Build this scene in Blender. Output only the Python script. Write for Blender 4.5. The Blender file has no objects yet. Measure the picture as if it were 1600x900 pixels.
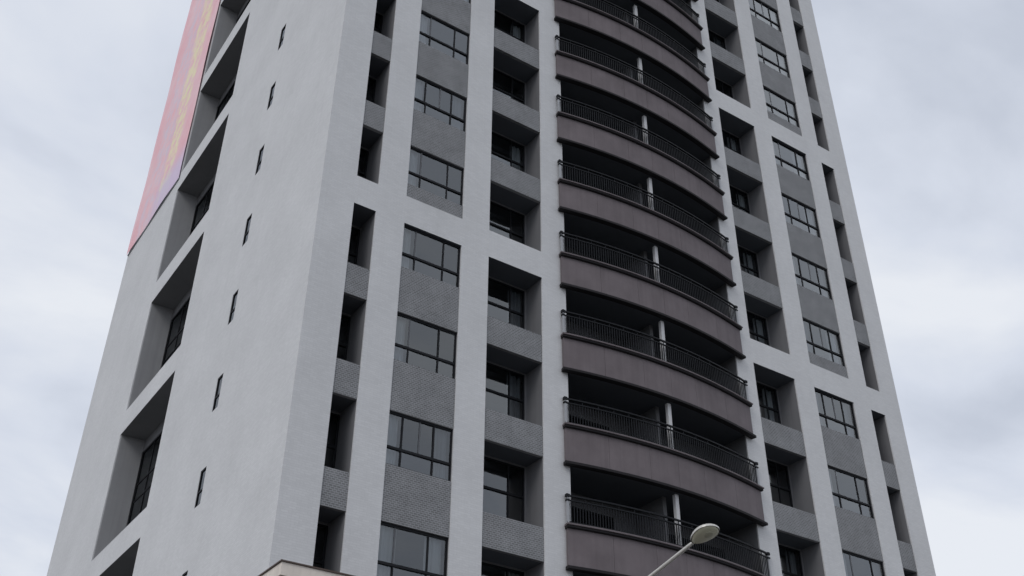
import bpy, bmesh, math, random
from mathutils import Vector, Matrix
R = math.radians
random.seed(11)
S = bpy.context.scene
COL = S.collection

# ------------------------------------------------------------------ camera
GZ = 22.12                      # height of the window heads of reference storey 0 above the street
ST = 3.2                        # storey height
CAM = Vector((-9.18, -23.80, 1.60))
pit, yaw, rol = R(34.4367), R(33.8681), R(0.4913)
fw = Vector((math.sin(yaw)*math.cos(pit), math.cos(yaw)*math.cos(pit), math.sin(pit)))
rt = Vector((math.cos(yaw), -math.sin(yaw), 0)); up = rt.cross(fw)
rt2 = rt*math.cos(rol) + up*math.sin(rol); up2 = up*math.cos(rol) - rt*math.sin(rol)
cd = bpy.data.cameras.new('camera'); cam = bpy.data.objects.new('camera', cd); COL.objects.link(cam)
M4 = Matrix((rt2, up2, -fw)).transposed().to_4x4(); M4.translation = CAM
cam.matrix_world = M4
cd.sensor_width = 36; cd.lens = 36*1710.9/1600; cd.clip_start = .1; cd.clip_end = 6000
S.camera = cam

# ------------------------------------------------------------------ sky and sun (bright overcast)
SUN_DIR = Vector((-.84, -.38, .75)).normalized()
w = bpy.data.worlds.new('World'); S.world = w; w.use_nodes = True
nt = w.node_tree; nt.nodes.clear()
def N(t, typ, **kw):
    n = t.nodes.new(typ)
    for k, v in kw.items():
        if k in n.inputs: n.inputs[k].default_value = v
        else: setattr(n, k, v)
    return n
out = N(nt, 'ShaderNodeOutputWorld'); bg = N(nt, 'ShaderNodeBackground'); bg.inputs['Strength'].default_value = .1
sky = N(nt, 'ShaderNodeTexSky', sky_type='NISHITA', sun_disc=False)
sky.sun_elevation = math.asin(SUN_DIR.z); sky.sun_rotation = math.atan2(SUN_DIR.x, SUN_DIR.y)
tc = N(nt, 'ShaderNodeTexCoord')
sep = N(nt, 'ShaderNodeSeparateXYZ'); nt.links.new(tc.outputs['Generated'], sep.inputs[0])
zz = N(nt, 'ShaderNodeMath', operation='MAXIMUM'); zz.inputs[1].default_value = 0.0; nt.links.new(sep.outputs['Z'], zz.inputs[0])
za = N(nt, 'ShaderNodeMath', operation='ADD'); za.inputs[1].default_value = .28; nt.links.new(zz.outputs[0], za.inputs[0])
dx = N(nt, 'ShaderNodeMath', operation='DIVIDE'); nt.links.new(sep.outputs['X'], dx.inputs[0]); nt.links.new(za.outputs[0], dx.inputs[1])
dy = N(nt, 'ShaderNodeMath', operation='DIVIDE'); nt.links.new(sep.outputs['Y'], dy.inputs[0]); nt.links.new(za.outputs[0], dy.inputs[1])
cmb = N(nt, 'ShaderNodeCombineXYZ'); nt.links.new(dx.outputs[0], cmb.inputs[0]); nt.links.new(dy.outputs[0], cmb.inputs[1])
no = N(nt, 'ShaderNodeTexNoise', Scale=2.6, Detail=6.0, Roughness=.52, Distortion=.35); nt.links.new(cmb.outputs[0], no.inputs['Vector'])
no2 = N(nt, 'ShaderNodeTexNoise', Scale=.9, Detail=2.0, Roughness=.5); nt.links.new(cmb.outputs[0], no2.inputs['Vector'])
avg = N(nt, 'ShaderNodeMix', data_type='FLOAT'); avg.inputs[0].default_value = .35
nt.links.new(no.outputs[0], avg.inputs[2]); nt.links.new(no2.outputs[0], avg.inputs[3])
cr = N(nt, 'ShaderNodeValToRGB')
e = cr.color_ramp.elements
e[0].position = .40; e[0].color = (5.75, 6.2, 7.15, 1)
e[1].position = .575; e[1].color = (8.4, 8.7, 9.25, 1)
m_ = cr.color_ramp.elements.new(.48); m_.color = (7.0, 7.45, 8.4, 1)
nt.links.new(avg.outputs[0], cr.inputs[0])
mx = N(nt, 'ShaderNodeMix', data_type='RGBA'); mx.inputs[0].default_value = .94
nt.links.new(sky.outputs[0], mx.inputs[6]); nt.links.new(cr.outputs[0], mx.inputs[7])
nt.links.new(mx.outputs[2], bg.inputs[0]); nt.links.new(bg.outputs[0], out.inputs[0])

sd = bpy.data.lights.new('sun', 'SUN'); sun = bpy.data.objects.new('sun', sd); COL.objects.link(sun)
sd.energy = .8; sd.angle = R(25); sd.color = (1, .97, .93)
sun.rotation_euler = SUN_DIR.to_track_quat('Z', 'Y').to_euler()
S.view_settings.view_transform = 'Standard'; S.view_settings.look = 'None'
S.view_settings.exposure = 0; S.view_settings.gamma = 1; S.view_settings.use_curve_mapping = False
S.render.engine = 'CYCLES'; S.cycles.max_bounces = 8; S.cycles.transparent_max_bounces = 12

# ------------------------------------------------------------------ materials
def mat(name, col, rough=.8, spec=.3, metal=0):
    m = bpy.data.materials.new(name); m.use_nodes = True
    b = m.node_tree.nodes['Principled BSDF']
    b.inputs['Base Color'].default_value = (*col, 1); b.inputs['Roughness'].default_value = rough
    b.inputs['Specular IOR Level'].default_value = spec; b.inputs['Metallic'].default_value = metal
    return m, m.node_tree, b
def weathered(name, col, var=.12, scale=1.2, streak=.10, rough=.8, bump=.15, fine=60, tile=None, tc=(.82, 1.1)):
    """painted / tiled surface: soft blotches, vertical rain streaks, fine grain, optional thin tile joints"""
    m, t, b = mat(name, col, rough)
    L = t.links.new
    g = N(t, 'ShaderNodeNewGeometry')
    n1 = N(t, 'ShaderNodeTexNoise', Scale=scale, Detail=5.0, Roughness=.6); L(g.outputs['Position'], n1.inputs['Vector'])
    mp = N(t, 'ShaderNodeMapping'); mp.inputs['Scale'].default_value = (5.5, 5.5, .16); L(g.outputs['Position'], mp.inputs[0])
    n2 = N(t, 'ShaderNodeTexNoise', Scale=1.0, Detail=4.0, Roughness=.6); L(mp.outputs[0], n2.inputs['Vector'])
    n3 = N(t, 'ShaderNodeTexNoise', Scale=float(fine), Detail=2.0); L(g.outputs['Position'], n3.inputs['Vector'])
    a = N(t, 'ShaderNodeMapRange'); a.inputs['From Min'].default_value = .3; a.inputs['From Max'].default_value = .7
    a.inputs['To Min'].default_value = 1-var; a.inputs['To Max'].default_value = 1+var; L(n1.outputs[0], a.inputs[0])
    s = N(t, 'ShaderNodeMapRange'); s.inputs['From Min'].default_value = .45; s.inputs['From Max'].default_value = .75
    s.inputs['To Min'].default_value = 1; s.inputs['To Max'].default_value = 1-streak; L(n2.outputs[0], s.inputs[0])
    mu = N(t, 'ShaderNodeMath', operation='MULTIPLY'); L(a.outputs[0], mu.inputs[0]); L(s.outputs[0], mu.inputs[1])
    f = N(t, 'ShaderNodeMapRange'); f.inputs['To Min'].default_value = .95; f.inputs['To Max'].default_value = 1.05; L(n3.outputs[0], f.inputs[0])
    mu2 = N(t, 'ShaderNodeMath', operation='MULTIPLY'); L(mu.outputs[0], mu2.inputs[0]); L(f.outputs[0], mu2.inputs[1])
    hs = N(t, 'ShaderNodeVectorMath', operation='SCALE'); hs.inputs[0].default_value = col
    L(mu2.outputs[0], hs.inputs['Scale'])
    colout = hs.outputs[0]; hgt = n3.outputs[0]
    if tile:
        (tw, th, mortar, jc) = tile
        sp = N(t, 'ShaderNodeSeparateXYZ'); L(g.outputs['Position'], sp.inputs[0])
        ad = N(t, 'ShaderNodeMath', operation='ADD'); L(sp.outputs[0], ad.inputs[0]); L(sp.outputs[1], ad.inputs[1])
        cb = N(t, 'ShaderNodeCombineXYZ'); L(ad.outputs[0], cb.inputs[0]); L(sp.outputs[2], cb.inputs[1])
        br = N(t, 'ShaderNodeTexBrick'); br.inputs['Scale'].default_value = 1
        br.inputs['Brick Width'].default_value = tw; br.inputs['Row Height'].default_value = th
        br.inputs['Mortar Size'].default_value = mortar; br.inputs['Bias'].default_value = 0
        br.inputs['Color1'].default_value = (tc[0],)*3+(1,); br.inputs['Color2'].default_value = (tc[1],)*3+(1,)
        br.inputs['Mortar'].default_value = (jc, jc, jc, 1); br.inputs['Mortar Smooth'].default_value = .2
        L(cb.outputs[0], br.inputs['Vector'])
        vm = N(t, 'ShaderNodeVectorMath', operation='MULTIPLY'); L(hs.outputs[0], vm.inputs[0]); L(br.outputs['Color'], vm.inputs[1])
        colout = vm.outputs[0]
        inv = N(t, 'ShaderNodeMath', operation='SUBTRACT'); inv.inputs[0].default_value = 1; L(br.outputs['Fac'], inv.inputs[1])
        hgt = inv.outputs[0]
    L(colout, b.inputs['Base Color'])
    bp = N(t, 'ShaderNodeBump'); bp.inputs['Strength'].default_value = bump; bp.inputs['Distance'].default_value = .006
    L(hgt, bp.inputs['Height']); L(bp.outputs[0], b.inputs['Normal'])
    return m
M = {}
M['wall'] = weathered('pale_grey_render', (.66, .662, .67), var=.055, scale=.4, streak=.03, fine=22, bump=.25, tile=(.20, .065, .006, .93), tc=(.965, 1.035))
M['recess'] = weathered('grey_recess_shade_paint', (.19, .19, .20), var=.06, scale=.7, streak=.1)  # grey paint, darkened further to put the shade of the recesses into the colour
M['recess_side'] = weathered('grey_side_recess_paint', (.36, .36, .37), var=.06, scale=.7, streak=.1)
M['soffit'] = weathered('soffit_shade_paint', (.105, .115, .132), var=.06, scale=.9, streak=0)  # soffit shade put into the colour: near-dark, bluish
M['soffit_side'] = weathered('side_soffit_shade_paint', (.19, .192, .198), var=.06, scale=.9, streak=0)  # left-face soffits: shade put into the colour, less deep than the front
M['tile'] = weathered('grey_split_tile', (.195, .198, .205), var=.12, scale=1.6, streak=.06, bump=.7, tile=(.115, .06, .010, 1.65))
M['brown'] = weathered('brown_grey_panel', (.170, .146, .154), var=.14, scale=1.1, streak=.14)
M['moulding_capshade'] = weathered('dark_moulding_and_cap_shadow', (.02, .018, .020), var=.1, scale=2, streak=.1)  # dark mouldings, and the shadow line painted under each balcony cap
M['dark_metal'] = mat('black_aluminium', (.014, .015, .018), .55, .15)[0]
M['sash_metal'] = mat('grey_aluminium_sash', (.10, .105, .115), .45, .4)[0]
M['rail'] = mat('dark_railing_paint', (.014, .015, .018), .6, .15)[0]
M['steel'] = mat('pale_railing_post', (.36, .37, .39), .4, .5)[0]
M['white'] = weathered('white_post_paint', (.62, .62, .63), var=.05, scale=3, streak=.1)
M['slab'] = weathered('interior_concrete', (.22, .22, .225), var=.1, scale=1, streak=0)
M['curtain'] = mat('grey_curtain_cloth', (.62, .63, .64), .9, .1)[0]
M['curtain_dark'] = mat('dark_curtain_cloth', (.30, .31, .33), .9, .1)[0]

def glass(name, k):
    m = bpy.data.materials.new(name); m.use_nodes = True
    t = m.node_tree; t.nodes.clear(); L = t.links.new
    o = N(t, 'ShaderNodeOutputMaterial'); mix = N(t, 'ShaderNodeMixShader')
    tr = N(t, 'ShaderNodeBsdfTransparent'); tr.inputs[0].default_value = (.70, .74, .76, 1)
    gl = N(t, 'ShaderNodeBsdfGlossy'); gl.inputs['Roughness'].default_value = .015; gl.inputs[0].default_value = (.93, .97, 1, 1)
    fr = N(t, 'ShaderNodeFresnel'); fr.inputs['IOR'].default_value = 1.62
    mm = N(t, 'ShaderNodeMath', operation='MULTIPLY'); mm.inputs[1].default_value = k; L(fr.outputs[0], mm.inputs[0])
    g = N(t, 'ShaderNodeNewGeometry'); nn = N(t, 'ShaderNodeTexNoise', Scale=1.3, Detail=1.0); L(g.outputs['Position'], nn.inputs['Vector'])
    bp = N(t, 'ShaderNodeBump'); bp.inputs['Strength'].default_value = .12; bp.inputs['Distance'].default_value = .02
    L(nn.outputs[0], bp.inputs['Height']); L(bp.outputs[0], gl.inputs['Normal'])
    L(mm.outputs[0], mix.inputs[0]); L(tr.outputs[0], mix.inputs[1]); L(gl.outputs[0], mix.inputs[2]); L(mix.outputs[0], o.inputs[0])
    return m
M['glass'] = glass('window_glass', 2.05)
M['coated'] = glass('coated_fixed_light_glass', 2.4)
M['dim'] = glass('dark_tinted_glass', .7)

# ------------------------------------------------------------------ mesh helpers
class MB:
    def __init__(self): self.v = []; self.f = []; self.m = []
    def face(self, pts, mi=0):
        i = len(self.v); self.v += [tuple(p) for p in pts]; self.f.append(tuple(range(i, i+len(pts)))); self.m.append(mi)
    def box(self, x0, x1, y0, y1, z0, z1, mi=0):
        i = len(self.v)
        self.v += [(x0,y0,z0),(x1,y0,z0),(x1,y1,z0),(x0,y1,z0),(x0,y0,z1),(x1,y0,z1),(x1,y1,z1),(x0,y1,z1)]
        for q in ((0,3,2,1),(4,5,6,7),(0,1,5,4),(1,2,6,5),(2,3,7,6),(3,0,4,7)):
            self.f.append(tuple(i+a for a in q)); self.m.append(mi)
        return self
    def tube(self, pts, r, n=8, mi=0, cap=True):
        pts = [Vector(p) for p in pts]; rr = r if isinstance(r, (list, tuple)) else [r]*len(pts)
        base = len(self.v)
        for k, p in enumerate(pts):
            d = (pts[min(k+1, len(pts)-1)] - pts[max(k-1, 0)]).normalized()
            a = d.cross(Vector((0, 0, 1)))
            if a.length < 1e-3: a = d.cross(Vector((1, 0, 0)))
            a.normalize(); b = d.cross(a)
            for j in range(n):
                t = 2*math.pi*j/n; self.v.append(tuple(p + (a*math.cos(t) + b*math.sin(t))*rr[k]))
        for k in range(len(pts)-1):
            for j in range(n):
                q = (base+k*n+j, base+k*n+(j+1) % n, base+(k+1)*n+(j+1) % n, base+(k+1)*n+j)
                self.f.append(q); self.m.append(mi)
        if cap:
            self.f.append(tuple(base+j for j in range(n))); self.m.append(mi)
            self.f.append(tuple(base+(len(pts)-1)*n+n-1-j for j in range(n))); self.m.append(mi)
        return self
    def ribbon(self, prof, xs, fn, mi=0):
        """sweep the closed profile [(out, z)] along xs; fn(x, out) -> (X, Y)"""
        base = len(self.v); n = len(prof)
        for x in xs:
            for (o_, z) in prof:
                X, Y = fn(x, o_); self.v.append((X, Y, z))
        for k in range(len(xs)-1):
            for j in range(n):
                self.f.append((base+k*n+j, base+k*n+(j+1) % n, base+(k+1)*n+(j+1) % n, base+(k+1)*n+j)); self.m.append(mi)
        self.f.append(tuple(base+j for j in range(n))); self.m.append(mi)
        self.f.append(tuple(base+(len(xs)-1)*n+n-1-j for j in range(n))); self.m.append(mi)
        return self
    def mesh(self, name, mats, smooth=False, keep=False):
        me = bpy.data.meshes.new(name); me.from_pydata(self.v, [], self.f)
        for m in (mats if isinstance(mats, (list, tuple)) else [mats]): me.materials.append(m)
        for p, k in zip(me.polygons, self.m): p.material_index = k; p.use_smooth = smooth
        if keep: return me
        bm = bmesh.new(); bm.from_mesh(me); bmesh.ops.recalc_face_normals(bm, faces=bm.faces); bm.to_mesh(me); bm.free()
        return me
    def build(self, name, mats, parent=None, loc=(0,0,0), smooth=False, keep=False):
        return obj(name, self.mesh(name, mats, smooth, keep), parent, loc)
def obj(name, me, parent=None, loc=(0,0,0)):
    o = bpy.data.objects.new(name, me); COL.objects.link(o); o.location = loc
    if parent: o.parent = parent
    return o
def tag(o, label=None, cat=None, group=None, kind=None):
    if label: o['label'] = label
    if cat: o['category'] = cat
    if group: o['group'] = group
    if kind: o['kind'] = kind
    return o
def box(name, x0, x1, y0, y1, z0, z1, m, parent=None, loc=(0,0,0)):
    return MB().box(x0, x1, y0, y1, z0, z1).build(name, m, parent, loc)

# ------------------------------------------------------------------ the ground
def ground_mat(name, col, sc, var):
    m, t, b = mat(name, col, .9, .2); L = t.links.new
    g = N(t, 'ShaderNodeNewGeometry'); n = N(t, 'ShaderNodeTexNoise', Scale=sc, Detail=6.0); L(g.outputs['Position'], n.inputs['Vector'])
    r = N(t, 'ShaderNodeMapRange'); r.inputs['To Min'].default_value = 1-var; r.inputs['To Max'].default_value = 1+var; L(n.outputs[0], r.inputs[0])
    s = N(t, 'ShaderNodeVectorMath', operation='SCALE'); s.inputs[0].default_value = col; L(r.outputs[0], s.inputs['Scale']); L(s.outputs[0], b.inputs['Base Color'])
    return m
M['asphalt'] = ground_mat('asphalt', (.055, .055, .058), 3, .4)
M['earth'] = ground_mat('city_ground', (.085, .085, .08), .2, .4)
M['paving'] = ground_mat('paving', (.17, .167, .16), 1.5, .25)
M['paint'] = ground_mat('road_paint', (.72, .72, .70), 6, .15)
tag(MB().box(-3000, 3000, -3000, 3000, -.3, -.004).build('ground', M['earth']), kind='structure')
tag(MB().box(-120, 120, -20.5, -11.2, -.2, .0).build('road', M['asphalt']), kind='structure')
rm = MB()
for i in range(-20, 20): rm.box(i*6, i*6+3, -15.95, -15.8, .002, .006)
rm.box(-120, 120, -20.05, -19.93, .002, .006).box(-120, 120, -11.75, -11.63, .002, .006)
tag(rm.build('road_markings', M['paint']), kind='structure')
tag(MB().box(-120, 120, -11.0, 40, -.2, .12).build('pavement', M['paving']), kind='structure')
tag(MB().box(-120, 120, -27, -20.7, -.2, .12).build('pavement', M['paving']), kind='structure')
tag(MB().box(-120, 120, -11.2, -11.003, -.2, .135).build('kerb', M['paving']), kind='structure')
tag(MB().box(-120, 120, -20.697, -20.5, -.2, .135).build('kerb', M['paving']), kind='structure')

# ------------------------------------------------------------------ the tower
XR, YB, TOP = 25.73, 26.04, 42.0            # right edge, depth, roof above street level 0 of storey 0 (added to GZ)
N1, W1, B1 = (1.10, 1.84), (2.82, 4.88), (5.89, 7.97)
CB = (8.93, 16.60)
B2, W2, N2 = (17.48, 19.62), (20.66, 22.86), (23.86, 24.69)
BAND = 1.05
tower = bpy.data.objects.new('apartment_tower', None); COL.objects.link(tower); tower.location = (0, 0, 0)
tag(tower, 'tall pale grey apartment tower with curved brown balconies up the middle of its front', 'building')
zk = lambda k: GZ + ST*k
def blocks(ms): return [(4*m, 4*m-3) for m in ms]       # (top storey, bottom storey)
LEFT_M, RIGHT_M = (-1, 0, 1), (-1, 0, 1, 2)
def storeys(ms):
    ks = []
    for t, b_ in blocks(ms): ks += [k for k in range(b_, t+1) if k >= -5]
    return ks
holes = []                                              # front wall: (x0, x1, z0, z1, depth)
for cols, ms in (((N1, W1, B1), LEFT_M), ((B2, W2, N2), RIGHT_M)):
    for c_ in cols:
        dep = .16 if c_ in (W1, W2) else (1.0 if c_ in (N1, N2) else .9)
        for t, b_ in blocks(ms):
            zb = zk(b_-1)+BAND if b_ > -5 else zk(-6)+BAND
            holes.append((c_[0], c_[1], zb, zk(t), dep))
CK = range(-5, 10)
holes.append((CB[0], CB[1], zk(-6)+1.2, zk(9), 1.6))
def pierced(mb, u0, u1, v0, v1, hs, P):
    us = sorted({u0, u1} | {h[0] for h in hs} | {h[1] for h in hs}); vs = sorted({v0, v1} | {h[2] for h in hs} | {h[3] for h in hs})
    for i in range(len(us)-1):
        run = None
        for j in range(len(vs)-1):
            cu, cv = (us[i]+us[i+1])/2, (vs[j]+vs[j+1])/2
            solid = not any(h[0] < cu < h[1] and h[2] < cv < h[3] for h in hs)
            if solid: mb.face([P(us[i], vs[j], 0), P(us[i+1], vs[j], 0), P(us[i+1], vs[j+1], 0), P(us[i], vs[j+1], 0)])
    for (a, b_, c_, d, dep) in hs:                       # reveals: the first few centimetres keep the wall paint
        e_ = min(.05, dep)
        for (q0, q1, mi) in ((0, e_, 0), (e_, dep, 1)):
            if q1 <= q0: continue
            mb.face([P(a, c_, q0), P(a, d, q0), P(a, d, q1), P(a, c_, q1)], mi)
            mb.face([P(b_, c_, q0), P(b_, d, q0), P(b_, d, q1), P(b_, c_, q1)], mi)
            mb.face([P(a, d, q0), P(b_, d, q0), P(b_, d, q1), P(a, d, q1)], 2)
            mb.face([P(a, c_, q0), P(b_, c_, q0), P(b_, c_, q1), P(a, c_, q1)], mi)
mb = MB(); pierced(mb, 0, XR, 0, GZ+TOP, holes, lambda u, v, d: (u, d, v))
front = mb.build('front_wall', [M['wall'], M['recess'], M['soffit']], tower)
# side wall (left face): tall two-storey loggias and narrow slits
OY = (11.92, 18.22); SY = (6.12, 6.60)
lh = []
LOG = [(GZ-.45+6.4*j-5.32, GZ-.45+6.4*j) for j in range(-2, 6)]
LDEP = 1.0
for (a, b_) in LOG: lh.append((OY[0], OY[1], a, b_, LDEP))
SL = [(zk(k)-1.30, zk(k)-.10) for k in range(-5, 7)]
for (a, b_) in SL: lh.append((SY[0], SY[1], a, b_, .03))
mb = MB(); pierced(mb, 0, YB, 0, GZ+TOP, lh, lambda u, v, d: (d, u, v))
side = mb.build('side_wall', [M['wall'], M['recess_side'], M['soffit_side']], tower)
mb = MB()
mb.face([(XR, 0, 0), (XR, YB, 0), (XR, YB, GZ+TOP), (XR, 0, GZ+TOP)]); mb.build('side_wall', M['wall'], tower)
MB_ = MB(); MB_.face([(0, YB, 0), (XR, YB, 0), (XR, YB, GZ+TOP), (0, YB, GZ+TOP)]); MB_.build('rear_wall', M['wall'], tower)
rf = MB(); rf.face([(0, 0, GZ+TOP), (XR, 0, GZ+TOP), (XR, YB, GZ+TOP), (0, YB, GZ+TOP)]); rf.build('roof', M['wall'], tower)

# inside: a storey slab for every floor and a core wall, seen dimly through the glass
for k in range(-6, 10):
    s_ = MB(); z = zk(k)
    s_.box(1.55, XR-.2, 1.75, 6.5, z+.07, z+.25).box(W1[0]-.75, W1[1]+.8, .20, 1.74, z+.07, z+.25).box(W2[0]-.8, W2[1]+.8, .20, 1.74, z+.07, z+.25)
    s_.build('floor_slab', M['slab'], tower)
box('core_wall', 1.56, XR-.2, 6.55, 6.7, .2, GZ+TOP-.5, M['slab'], tower)

# ---- windows --------------------------------------------------------------
def window(x0, x1, y, z0, z1, splits, transom, fr=.05, lower_splits=None, sash=(), curtains=(), name='window', thick=.06, topbar=None):
    """frame bars in one mesh (the window), a pane for every light, curtains behind some; in the front plane"""
    f = MB(); d0, d1 = y, y+thick
    tb = topbar or fr
    f.box(x0, x0+fr, d0, d1, z0, z1).box(x1-fr, x1, d0, d1, z0, z1)
    f.box(x0+fr, x1-fr, d0, d1, z1-tb, z1).box(x0+fr, x1-fr, d0, d1, z0, z0+fr)
    rows = [(z0+fr, z1-tb, splits)]
    if transom is not None:
        f.box(x0+fr, x1-fr, d0-.012, d1+.004, transom-.035, transom+.035)
        rows = [(transom+.035, z1-tb, splits), (z0+fr, transom-.035, lower_splits if lower_splits is not None else splits)]
    panes = []
    for ri, (a, b_, sp) in enumerate(rows):
        xs = [x0+fr]
        for s in sp:
            light = (ri, s) in sash
            f.box(s-.022, s+.022, d0+(.016 if light else .004), d1-.004, a, b_, 1 if light else 0); xs += [s-.022, s+.022]
        xs.append(x1-fr)
        for i in range(0, len(xs), 2): panes.append((xs[i], xs[i+1], a, b_, ri, i//2))
    W = f.build(name, [M['dark_metal'], M['sash_metal']], tower)
    for (a, b_, c_, d, ri, i) in panes:
        p = MB(); t = .005*random.uniform(-1, 1); t2 = .006*random.uniform(-1, 1); yy = y+thick*.5
        p.face([(a, yy-t-t2, c_), (b_, yy+t-t2, c_), (b_, yy+t+t2, d), (a, yy-t+t2, d)])
        p.build('pane', M['coated' if ri == 1 else 'glass'], W, keep=True)
    for (a, b_, m) in curtains:
        cm = MB(); n = max(6, int((b_-a)/.035))
        yc = y+thick+.14; ph = random.random()*6
        top_, bot = z1-.03, z0+.02
        for i in range(n):
            q = [a+(b_-a)*(i+j)/n for j in (0, 1)]
            yv = [yc+.035*math.sin(ph+v*38)+.012*math.sin(v*91) for v in q]
            cm.face([(q[0], yv[0], bot), (q[1], yv[1], bot), (q[1], yv[1], top_), (q[0], yv[0], top_)])
        cm.build('curtain', M[m], W, smooth=True)
    return W
def wide_window(c_, k, right=False):
    x0, x1 = c_; wd = x1-x0; z = zk(k)
    a, b_ = x0+wd*.235, x0+wd*.715
    sp = [a, b_]; lo = [a, b_]; sash = {(0, a)}; cur = []
    r = random.Random(k*7+(100 if right else 0))
    v = r.random()
    if k == 2 and not right: sp = [x0+wd*.22, x0+wd*.50, x0+wd*.72]; sash = {(0, sp[1])}
    elif v < (.35 if right else .15): sp = [a, x0+wd*.5, b_]; sash = {(0, sp[1])}
    if k == -3 and not right: cur = [(x0+.06, x0+.62, 'curtain'), (x0+1.44, x1-.06, 'curtain')]
    else:
        if r.random() < .8: cur.append((x0+.06, x0+r.uniform(.3, .52), r.choice(['curtain', 'curtain', 'curtain_dark'])))
        if r.random() < .75: cur.append((x1-r.uniform(.35, .62), x1-.06, r.choice(['curtain', 'curtain', 'curtain_dark'])))
    window(x0, x1, .09, z-1.60, z, sp, z-1.07, fr=.04, lower_splits=lo, sash=sash, curtains=cur, topbar=.07)
def spandrel(c_, k, z0, z1, name='spandrel_panel', y=.03, th=.16):
    return box(name, c_[0], c_[1], y, y+th, z0, z1, M['tile'], tower)
for c_, ms, right in ((W1, LEFT_M, False), (W2, RIGHT_M, True)):
    for k in storeys(ms):
        wide_window(c_, k, right)
        z = zk(k-1); spandrel(c_, k, z+(BAND if (k-1) % 4 == 0 or k == -5 else 0), zk(k)-1.60)
# ---- recessed loggia columns -----------------------------------------------
for c_, ms, kind in ((N1, LEFT_M, 'n'), (B1, LEFT_M, 'b'), (B2, RIGHT_M, 'b'), (N2, RIGHT_M, 'n')):
    ks = storeys(ms); dep = 1.0 if kind == 'n' else .9
    for k in ks:
        z = zk(k); x0, x1 = c_
        first = (k % 4 == 0)
        below_band = ((k-1) % 4 == 0) or k == -5
        zb = zk(k-1)
        if not below_band:
            spandrel(c_, k, zb, zb+(1.05 if kind == 'n' else .99), 'parapet_panel', .03, .12)
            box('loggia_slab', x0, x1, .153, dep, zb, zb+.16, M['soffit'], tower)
        # back wall: head strip and window
        zt = z-(.06 if kind == 'n' else .05)
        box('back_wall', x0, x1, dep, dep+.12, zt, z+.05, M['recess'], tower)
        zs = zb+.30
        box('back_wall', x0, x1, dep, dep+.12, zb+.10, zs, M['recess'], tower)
        if kind == 'n':
            window(x0, x1, dep+.02, zs, zt, [], z-1.05, fr=.045)
        else:
            mid = x0+(x1-x0)*.70; jl = x1-.06
            box('back_wall', jl, x1, dep, dep+.12, zs, zt, M['recess'], tower)
            cur = [(mid+.05, jl-.05, random.choice(['curtain', 'curtain_dark']))] if random.random() < .8 else []
            if random.random() < .3: cur.append((x0+.06, x0+.5, 'curtain_dark'))
            window(x0, jl, dep+.02, zs, zt, [mid], z-1.0, fr=.05, sash=(), curtains=cur)
# ---- left face: loggia windows and slit windows -----------------------------
def side_window(y0, y1, x, z0, z1, cols, rows_, name='window', fr=.05):
    f = MB(); d0, d1 = x, x+.06
    f.box(d0, d1, y0, y0+fr, z0, z1).box(d0, d1, y1-fr, y1, z0, z1).box(d0, d1, y0+fr, y1-fr, z0, z0+fr).box(d0, d1, y0+fr, y1-fr, z1-fr, z1)
    ys = [y0+fr]
    for s in cols: f.box(d0+.004, d1-.004, s-.03, s+.03, z0+fr, z1-fr); ys += [s-.03, s+.03]
    ys.append(y1-fr)
    zs = [z0+fr]
    for s in rows_: zs += [s-.03, s+.03]
    zs.append(z1-fr)
    for i in range(0, len(ys), 2):
        for s in rows_: f.box(d0+.008, d1-.008, ys[i], ys[i+1], s-.03, s+.03)
    W = f.build(name, M['dark_metal'], tower)
    for i in range(0, len(ys), 2):
        for j in range(0, len(zs), 2):
            p = MB(); xx = x+.03; p.face([(xx, ys[i], zs[j]), (xx, ys[i], zs[j+1]), (xx, ys[i+1], zs[j+1]), (xx, ys[i+1], zs[j])])
            p.build('pane', M['dim'], W, keep=True)
for (a, b_) in SL: side_window(SY[0], SY[1], .012, a, b_, [], [(a+b_)/2-.1], 'slit_window', fr=.04)
for (a, b_) in LOG:
    x = LDEP; y0, y1 = OY
    wy0, wy1, wz0, wz1 = y0+2.2, y1-.02, a+.25, b_-.52
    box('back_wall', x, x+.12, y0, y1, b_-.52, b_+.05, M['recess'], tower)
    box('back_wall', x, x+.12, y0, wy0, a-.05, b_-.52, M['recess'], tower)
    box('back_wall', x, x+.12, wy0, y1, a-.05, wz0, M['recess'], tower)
    side_window(wy0, wy1, x+.03, wz0, wz1, [wy0+1.3, wy0+2.7], [wz0+1.1, wz0+2.35, wz0+3.1], 'window')

# ---- curved balconies --------------------------------------------------------
BX0, BX1 = 8.70, 16.86
xc, hw = (BX0+BX1)/2, (BX1-BX0)/2
END, BOW = .11, .45
def bowy(x): return -END - BOW*(1-((x-xc)/hw)**2)
def bow(x, o_):                                   # o_ metres outwards of the panel face
    s = -BOW*(-2)*(x-xc)/hw**2                    # dY/dx
    n = Vector((s, -1)).normalized()
    return (x+n.x*o_, bowy(x)+n.y*o_)
def frange(a, b_, n): return [a+(b_-a)*i/n for i in range(n+1)]
cuts = [BX0, BX0+1.45, BX0+2.95, xc, BX1-2.95, BX1-1.45, BX1]
panel_me = []
for i in range(6):
    g0 = .004 if i else 0; g1 = .004 if i < 5 else 0
    panel_me.append(MB().ribbon([(0, -.002), (0, 1.114), (-.10, 1.114), (-.10, -.002)], frange(cuts[i]+g0, cuts[i+1]-g1, 5), bow).mesh('panel', M['brown']))
allx = frange(BX0, BX1, 28)
ex = lambda a: frange(BX0-a, BX1+a, 28)
capshade_me = MB().ribbon([(.06, 1.115), (.085, 1.13), (.085, 1.185), (-.12, 1.185), (-.12, 1.115)], ex(.035), bow).mesh('cap_shadow_strip', M['moulding_capshade'])  # dark strip added as the shadow line beneath the cap
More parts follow.
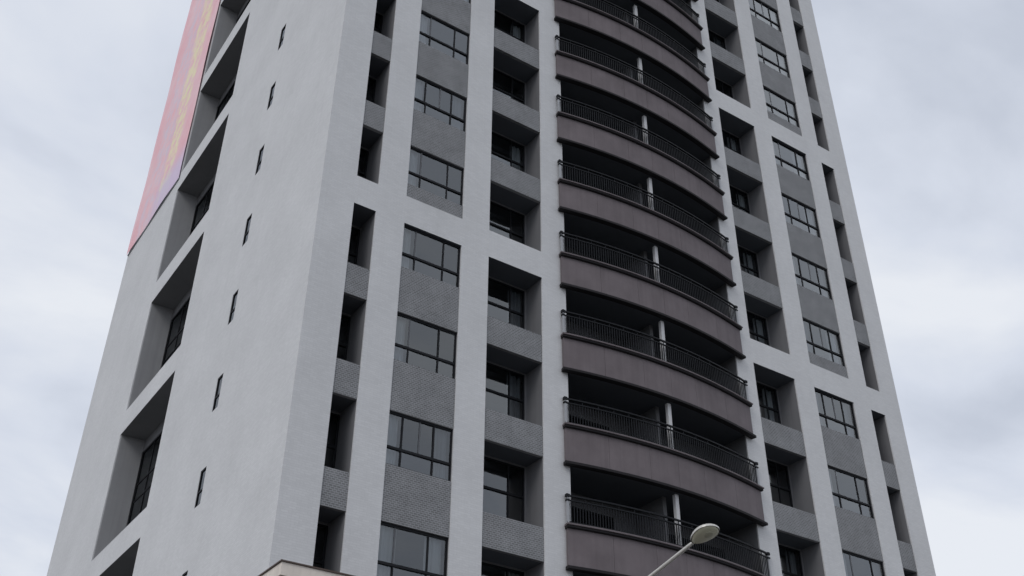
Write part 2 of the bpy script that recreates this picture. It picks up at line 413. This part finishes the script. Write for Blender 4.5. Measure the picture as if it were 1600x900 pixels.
cap_me = MB().ribbon([(.11, 1.186), (.12, 1.196), (.12, 1.232), (.11, 1.242), (-.14, 1.242), (-.14, 1.186)], ex(.05), bow).mesh('cap', M['brown'])
lip_me = MB().ribbon([(.08, -.10), (.09, -.09), (.09, -.015), (.07, -.003), (-.11, -.003), (-.11, -.10)], ex(.04), bow).mesh('bottom_lip', M['moulding_capshade'])
hr = MB()
hr.ribbon([(.005, 2.10), (.005, 2.15), (-.055, 2.15), (-.055, 2.10)], allx, bow)
hr.ribbon([(-.005, 1.965), (-.005, 2.005), (-.045, 2.005), (-.045, 1.965)], allx, bow)
hr.ribbon([(-.01, 1.30), (-.01, 1.33), (-.04, 1.33), (-.04, 1.30)], allx, bow)
rail_me = hr.mesh('handrail', M['rail'])
bl = MB(); nb = 88
for i in range(1, nb):
    x = BX0+.05+(BX1-BX0-.1)*i/nb; X, Y = bow(x, -.025)
    bl.box(X-.014, X+.014, Y-.009, Y+.009, 1.331, 1.964)
    if i % 6 == 0: bl.box(X-.016, X+.016, Y-.013, Y+.013, 1.243, 1.299).box(X-.013, X+.013, Y-.011, Y+.011, 2.006, 2.099)
bal_me = bl.mesh('balusters', M['rail'])
def end_post(x):
    m = MB(); X, Y = bow(x, -.03)
    m.box(X-.03, X+.03, Y-.03, Y+.03, 1.243, 1.96).box(X-.05, X+.05, Y-.05, Y+.05, 1.96, 2.01, 1).box(X-.022, X+.022, Y-.022, Y+.022, 2.01, 2.08).box(X-.055, X+.055, Y-.055, Y+.055, 2.08, 2.17, 1)
    return m.mesh('end_post', [M['steel'], M['rail']])
posts = [end_post(BX0+.03), end_post(BX1-.03)]
slab = MB(); sx = frange(CB[0]+.002, CB[1]-.002, 24)
poly = [(x, bowy(x)+.115) for x in sx] + [(CB[1]-.002, 1.72), (CB[0]+.002, 1.72)]
slab.face([(x, y, .0) for x, y in poly]); slab.face([(x, y, .16) for x, y in poly])
for i in range(len(poly)):
    a, b_ = poly[i], poly[(i+1) % len(poly)]; slab.face([(a[0], a[1], 0), (b_[0], b_[1], 0), (b_[0], b_[1], .16), (a[0], a[1], .16)])
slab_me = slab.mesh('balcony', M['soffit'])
PX = 12.76
col_me = MB().box(PX-.07, PX+.07, bowy(PX)+.17, bowy(PX)+.29, .163, 3.065).mesh('column', M['white'])
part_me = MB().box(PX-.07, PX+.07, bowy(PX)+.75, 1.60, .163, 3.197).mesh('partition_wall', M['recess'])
for k in CK:
    b0 = obj('balcony', slab_me, tower, (0, 0, zk(k)))
    for me in panel_me: obj('panel', me, b0)
    obj('cap', cap_me, b0); obj('cap_shadow_strip', capshade_me, b0); obj('bottom_lip', lip_me, b0); obj('handrail', rail_me, b0)
    tag(obj('balusters', bal_me, b0), kind='stuff')
    for me in posts: obj('end_post', me, b0)
    if k < 9:
        obj('column', col_me, b0); obj('partition_wall', part_me, b0)
        z = zk(k)
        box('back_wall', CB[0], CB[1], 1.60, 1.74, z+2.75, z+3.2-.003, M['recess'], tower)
        for (a, b_, sps) in ((CB[0]+.01, PX-.9, 3), (PX+.9, CB[1]-.01, 3)):
            window(a, b_, 1.62, z+.17, z+2.748, [a+(b_-a)*i/sps for i in range(1, sps)], None, fr=.06, name='sliding_door',
                   curtains=[(a+.06, a+random.uniform(.4, 1.0), random.choice(['curtain', 'curtain_dark']))] if random.random() < .6 else [])
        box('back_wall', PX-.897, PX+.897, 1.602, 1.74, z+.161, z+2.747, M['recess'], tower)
# ground floor entrance
ent = MB().box(9.6, 15.9, -.14, -.003, 3.2, 3.5).box(9.6, 9.8, -.10, -.003, .12, 3.2).box(15.7, 15.9, -.10, -.003, .12, 3.2).build('entrance_frame', M['moulding_capshade'], tower)
for i in range(4): MB().box(9.85+i*1.46, 11.25+i*1.46, -.05, -.004, .14, 3.15).build('entrance_door', M['dark_metal'], tower)

# ------------------------------------------------------------------ the pink advertising banner on the left face
def banner_mat():
    m, t, b = mat('printed_banner_cloth', (.72, .33, .38), .65, .25); L = t.links.new
    g = N(t, 'ShaderNodeNewGeometry'); sp = N(t, 'ShaderNodeSeparateXYZ'); L(g.outputs['Position'], sp.inputs[0])
    nz = N(t, 'ShaderNodeTexNoise', Scale=.55, Detail=4.0, Roughness=.65); L(g.outputs['Position'], nz.inputs['Vector'])
    def stripe(y0, wd, soft):
        s = N(t, 'ShaderNodeMath', operation='SUBTRACT'); L(sp.outputs['Y'], s.inputs[0]); s.inputs[1].default_value = y0
        wob = N(t, 'ShaderNodeMath', operation='MULTIPLY_ADD'); L(nz.outputs[0], wob.inputs[0]); wob.inputs[1].default_value = 1.6; L(s.outputs[0], wob.inputs[2])
        sb = N(t, 'ShaderNodeMath', operation='SUBTRACT'); L(wob.outputs[0], sb.inputs[0]); sb.inputs[1].default_value = .8
        a = N(t, 'ShaderNodeMath', operation='ABSOLUTE'); L(sb.outputs[0], a.inputs[0])
        r = N(t, 'ShaderNodeMapRange', interpolation_type='SMOOTHSTEP'); r.inputs['From Min'].default_value = wd; r.inputs['From Max'].default_value = wd+soft
        r.inputs['To Min'].default_value = 1; r.inputs['To Max'].default_value = 0; L(a.outputs[0], r.inputs[0])
        return r.outputs[0]
    def glyphs(sc, lo, hi, seed):
        mp = N(t, 'ShaderNodeMapping'); mp.inputs['Location'].default_value = (0, seed, seed*3); L(g.outputs['Position'], mp.inputs[0])
        n = N(t, 'ShaderNodeTexNoise', Scale=sc, Detail=3.0, Roughness=.7); L(mp.outputs[0], n.inputs['Vector'])
        r = N(t, 'ShaderNodeMapRange'); r.inputs['From Min'].default_value = lo; r.inputs['From Max'].default_value = hi; L(n.outputs[0], r.inputs[0])
        return r.outputs[0]
    def mul(a, c_):
        q = N(t, 'ShaderNodeMath', operation='MULTIPLY'); L(a, q.inputs[0])
        if isinstance(c_, float): q.inputs[1].default_value = c_
        else: L(c_, q.inputs[1])
        return q.outputs[0]
    cur = None
    base = N(t, 'ShaderNodeMix', data_type='RGBA'); base.inputs[6].default_value = (.95, .54, .59, 1); base.inputs[7].default_value = (.95, .66, .70, 1)
    L(glyphs(.35, .35, .65, 5), base.inputs[0]); cur = base.outputs[2]
    for (fac, c_) in ((mul(mul(stripe(23.3, .9, .6), glyphs(1.2, .40, .62, 1)), .8), (.80, .68, .78)),
                      (mul(mul(stripe(20.9, .75, .5), glyphs(1.5, .38, .58, 2)), .85), (.95, .88, .55)),
                      (mul(mul(stripe(22.2, .25, .3), glyphs(1.6, .45, .6, 9)), .55), (.80, .60, .74))):
        mx_ = N(t, 'ShaderNodeMix', data_type='RGBA'); L(fac, mx_.inputs[0]); L(cur, mx_.inputs[6]); mx_.inputs[7].default_value = (*c_, 1); cur = mx_.outputs[2]
    # lilac printed patch in the lower near corner
    zr = N(t, 'ShaderNodeMapRange', interpolation_type='SMOOTHSTEP'); zr.inputs['From Min'].default_value = GZ+14.0; zr.inputs['From Max'].default_value = GZ+16.0
    zr.inputs['To Min'].default_value = 1; zr.inputs['To Max'].default_value = 0; L(sp.outputs['Z'], zr.inputs[0])
    yr = N(t, 'ShaderNodeMapRange', interpolation_type='SMOOTHSTEP'); yr.inputs['From Min'].default_value = 21.0; yr.inputs['From Max'].default_value = 23.5
    yr.inputs['To Min'].default_value = 1; yr.inputs['To Max'].default_value = 0; L(sp.outputs['Y'], yr.inputs[0])
    mx_ = N(t, 'ShaderNodeMix', data_type='RGBA'); L(mul(mul(zr.outputs[0], yr.outputs[0]), .85), mx_.inputs[0]); L(cur, mx_.inputs[6]); mx_.inputs[7].default_value = (.74, .64, .84, 1)
    L(mx_.outputs[2], b.inputs['Base Color'])
    return m
M['banner'] = banner_mat()
BZ0, BZ1, BY0, BY1 = GZ+13.15, GZ+39.5, 18.32, 25.98
ban = bpy.data.objects.new('advertising_banner', None); COL.objects.link(ban); ban.location = (-.06, (BY0+BY1)/2, BZ0)
tag(ban, 'long pink printed advertising banner hanging on the left face of the tower', 'banner')
sh = MB(); ny, nz_ = 12, 40
def bpt(i, j):
    y, z = BY0+(BY1-BY0)*i/ny, BZ0+(BZ1-BZ0)*j/nz_
    return (-.07-.018*math.sin(y*1.3+z*.35)-.012*math.sin(z*.9), y, z)
for i in range(ny):
    for j in range(nz_): sh.face([bpt(i, j), bpt(i+1, j), bpt(i+1, j+1), bpt(i, j+1)])
o = sh.build('printed_sheet', M['banner'], ban, smooth=True); o.matrix_parent_inverse = Matrix.Translation(-ban.location)
fb = MB().box(-.05, -.005, BY0+.02, BY1-.02, BZ0-.03, BZ0+.03).box(-.04, -.005, BY0+.05, BY1-.05, BZ1-.06, BZ1)
o = fb.build('hanging_rail', M['steel'], ban); o.matrix_parent_inverse = Matrix.Translation(-ban.location)

# ------------------------------------------------------------------ low building with a cream cornice at the bottom
M['cream'] = weathered('cream_stone', (.80, .725, .65), var=.08, scale=2.5, streak=.15)
M['trim'] = weathered('dark_trim', (.10, .075, .065), var=.1, scale=2, streak=0)
M['pink'] = weathered('pinkish_wall_stone', (.46, .37, .33), var=.08, scale=2, streak=.12)
LX, LY, LZ = -3.62, -9.85, 7.06
low = bpy.data.objects.new('low_building', None); COL.objects.link(low); low.location = (LX+.5, LY+.5, .12)
tag(low, 'low building with cream stone cornice and dark trim in front of the tower base', 'building')
def lp(name, m, *boxes):
    mb = MB()
    for b_ in boxes: mb.box(*b_)
    o = mb.build(name, m, low); o.matrix_parent_inverse = Matrix.Translation(-low.location); return o
def ring(o_, z0, z1):
    return (LX+o_, 2.2-o_, LY+o_, -3.0-o_, z0, z1)
lp('roof', M['trim'], ring(-.02, LZ-.022, LZ))
lp('cornice', M['cream'], ring(.0, LZ-.21, LZ-.023))
lp('cornice_groove', M['trim'], ring(.035, LZ-.25, LZ-.211))
lp('lower_cornice', M['cream'], ring(.05, LZ-.62, LZ-.251))
lp('frieze_line', M['trim'], ring(.22, LZ-.68, LZ-.621))
lp('wall', M['pink'], ring(.28, .12, LZ-.681))
for i in range(2):
    x = LX+.9+i*2.4
    wf = lp('window', M['dark_metal'], (x, x+1.5, LY+.25, LY+.279, 3.9, 5.5)); lp('sill', M['cream'], (x-.08, x+1.58, LY+.18, LY+.279, 3.78, 3.897))
    g_ = MB().box(x+.06, x+1.44, LY+.24, LY+.249, 3.96, 5.44).build('pane', M['glass'], wf)
dr = lp('door', M['dark_metal'], (LX+2.2, LX+3.4, LY+.24, LY+.279, .12, 2.4))

# ------------------------------------------------------------------ street lamp
M['lamp_grey'] = mat('galvanised_steel', (.62, .60, .56), .42, .5, .25)[0]
M['lens'] = mat('yellowed_lamp_lens', (.62, .60, .45), .28, .6)[0]
M['lens_in'] = mat('lamp_reflector', (.46, .445, .33), .4, .5)[0]
HD = Vector((3.19, -11.18, 8.57))
ad = Vector((0, 1, -.225)).normalized()          # from the head back to the pole
lamp = bpy.data.objects.new('street_lamp', None); COL.objects.link(lamp)
PB = HD + ad*2.9; lamp.location = (PB.x, PB.y, .12)
tag(lamp, 'grey street lamp with oval head on a slanting arm in front of the balconies', 'street lamp')
inv = Matrix.Translation(-lamp.location)
def lpart(mb, name, m, smooth=True):
    o = mb.build(name, m, lamp, smooth=smooth); o.matrix_parent_inverse = inv; return o
X_ = Vector((1, 0, 0)); U_ = X_.cross(ad).normalized()
if U_.z < 0: U_ = -U_
def egg(t, ph, hl, hwid, hu, hd):                # rounded egg outline, narrower towards the arm
    a = math.cos(t)*hl; wdt = hwid*math.sin(t)*(1+.22*math.cos(t))
    h = hu if math.sin(ph) >= 0 else hd
    return HD - ad*a + X_*(wdt*math.cos(ph)) + U_*(h*math.sin(t)*math.sin(ph))
shell = MB(); n1_, n2_ = 14, 12
for i in range(n1_):
    for j in range(n2_):
        q = [egg(math.pi*(i+a)/n1_, math.pi*(j+b_)/n2_, .285, .215, .085, .05) for a, b_ in ((0, 0), (1, 0), (1, 1), (0, 1))]
        shell.face(q)
for i in range(n1_):                             # rim skirt below the shell
    for s in (0, math.pi):
        p0, p1 = egg(math.pi*i/n1_, s, .285, .215, 0, 0), egg(math.pi*(i+1)/n1_, s, .285, .215, 0, 0)
        shell.face([p0, p1, p1-U_*.022, p0-U_*.022])
sh_ = lpart(shell, 'lamp_head', M['lamp_grey'])
lens = MB()
for i in range(n1_):
    for j in range(n2_):
        q = [egg(math.pi*(i+a)/n1_, -math.pi*(j+b_)/n2_, .268, .198, .05, .075)-U_*.012 for a, b_ in ((0, 0), (1, 0), (1, 1), (0, 1))]
        lens.face(q)
o = lens.build('lens', M['lens'], sh_, smooth=True)
ln2 = MB()
for i in range(10):
    for j in range(10):
        q = [HD-ad*.09 - ad*(math.cos(math.pi*(i+a)/10)*.10) + X_*(.08*math.sin(math.pi*(i+a)/10)*math.cos(-math.pi*(j+b_)/10)) + U_*(-.068+.028*math.sin(math.pi*(i+a)/10)*math.sin(-math.pi*(j+b_)/10)) for a, b_ in ((0, 0), (1, 0), (1, 1), (0, 1))]
        ln2.face(q)
ln2.build('bulb_window', M['lens_in'], sh_, smooth=True)
arm = MB(); pts = [HD+ad*.24, HD+ad*.38, HD+ad*1.2, HD+ad*2.3]
bend = [HD+ad*2.65+Vector((0, 0, -.03)), HD+ad*2.83+Vector((0, 0, -.16)), Vector((PB.x, PB.y, (HD+ad*2.9).z-.5))]
arm.tube(pts+bend, [.026, .034, .036, .042, .046, .05, .055], 10)
lpart(arm, 'arm', M['lamp_grey'])
po = MB().tube([(PB.x, PB.y, .3), (PB.x, PB.y, 3), (PB.x, PB.y, (HD+ad*2.9).z-.45)], [.10, .085, .06], 14)
lpart(po, 'pole', M['lamp_grey'])
lpart(MB().box(PB.x-.2, PB.x+.2, PB.y-.2, PB.y+.2, .12, .16).tube([(PB.x, PB.y, .16), (PB.x, PB.y, .55)], [.15, .12], 14), 'base', M['lamp_grey'], False)
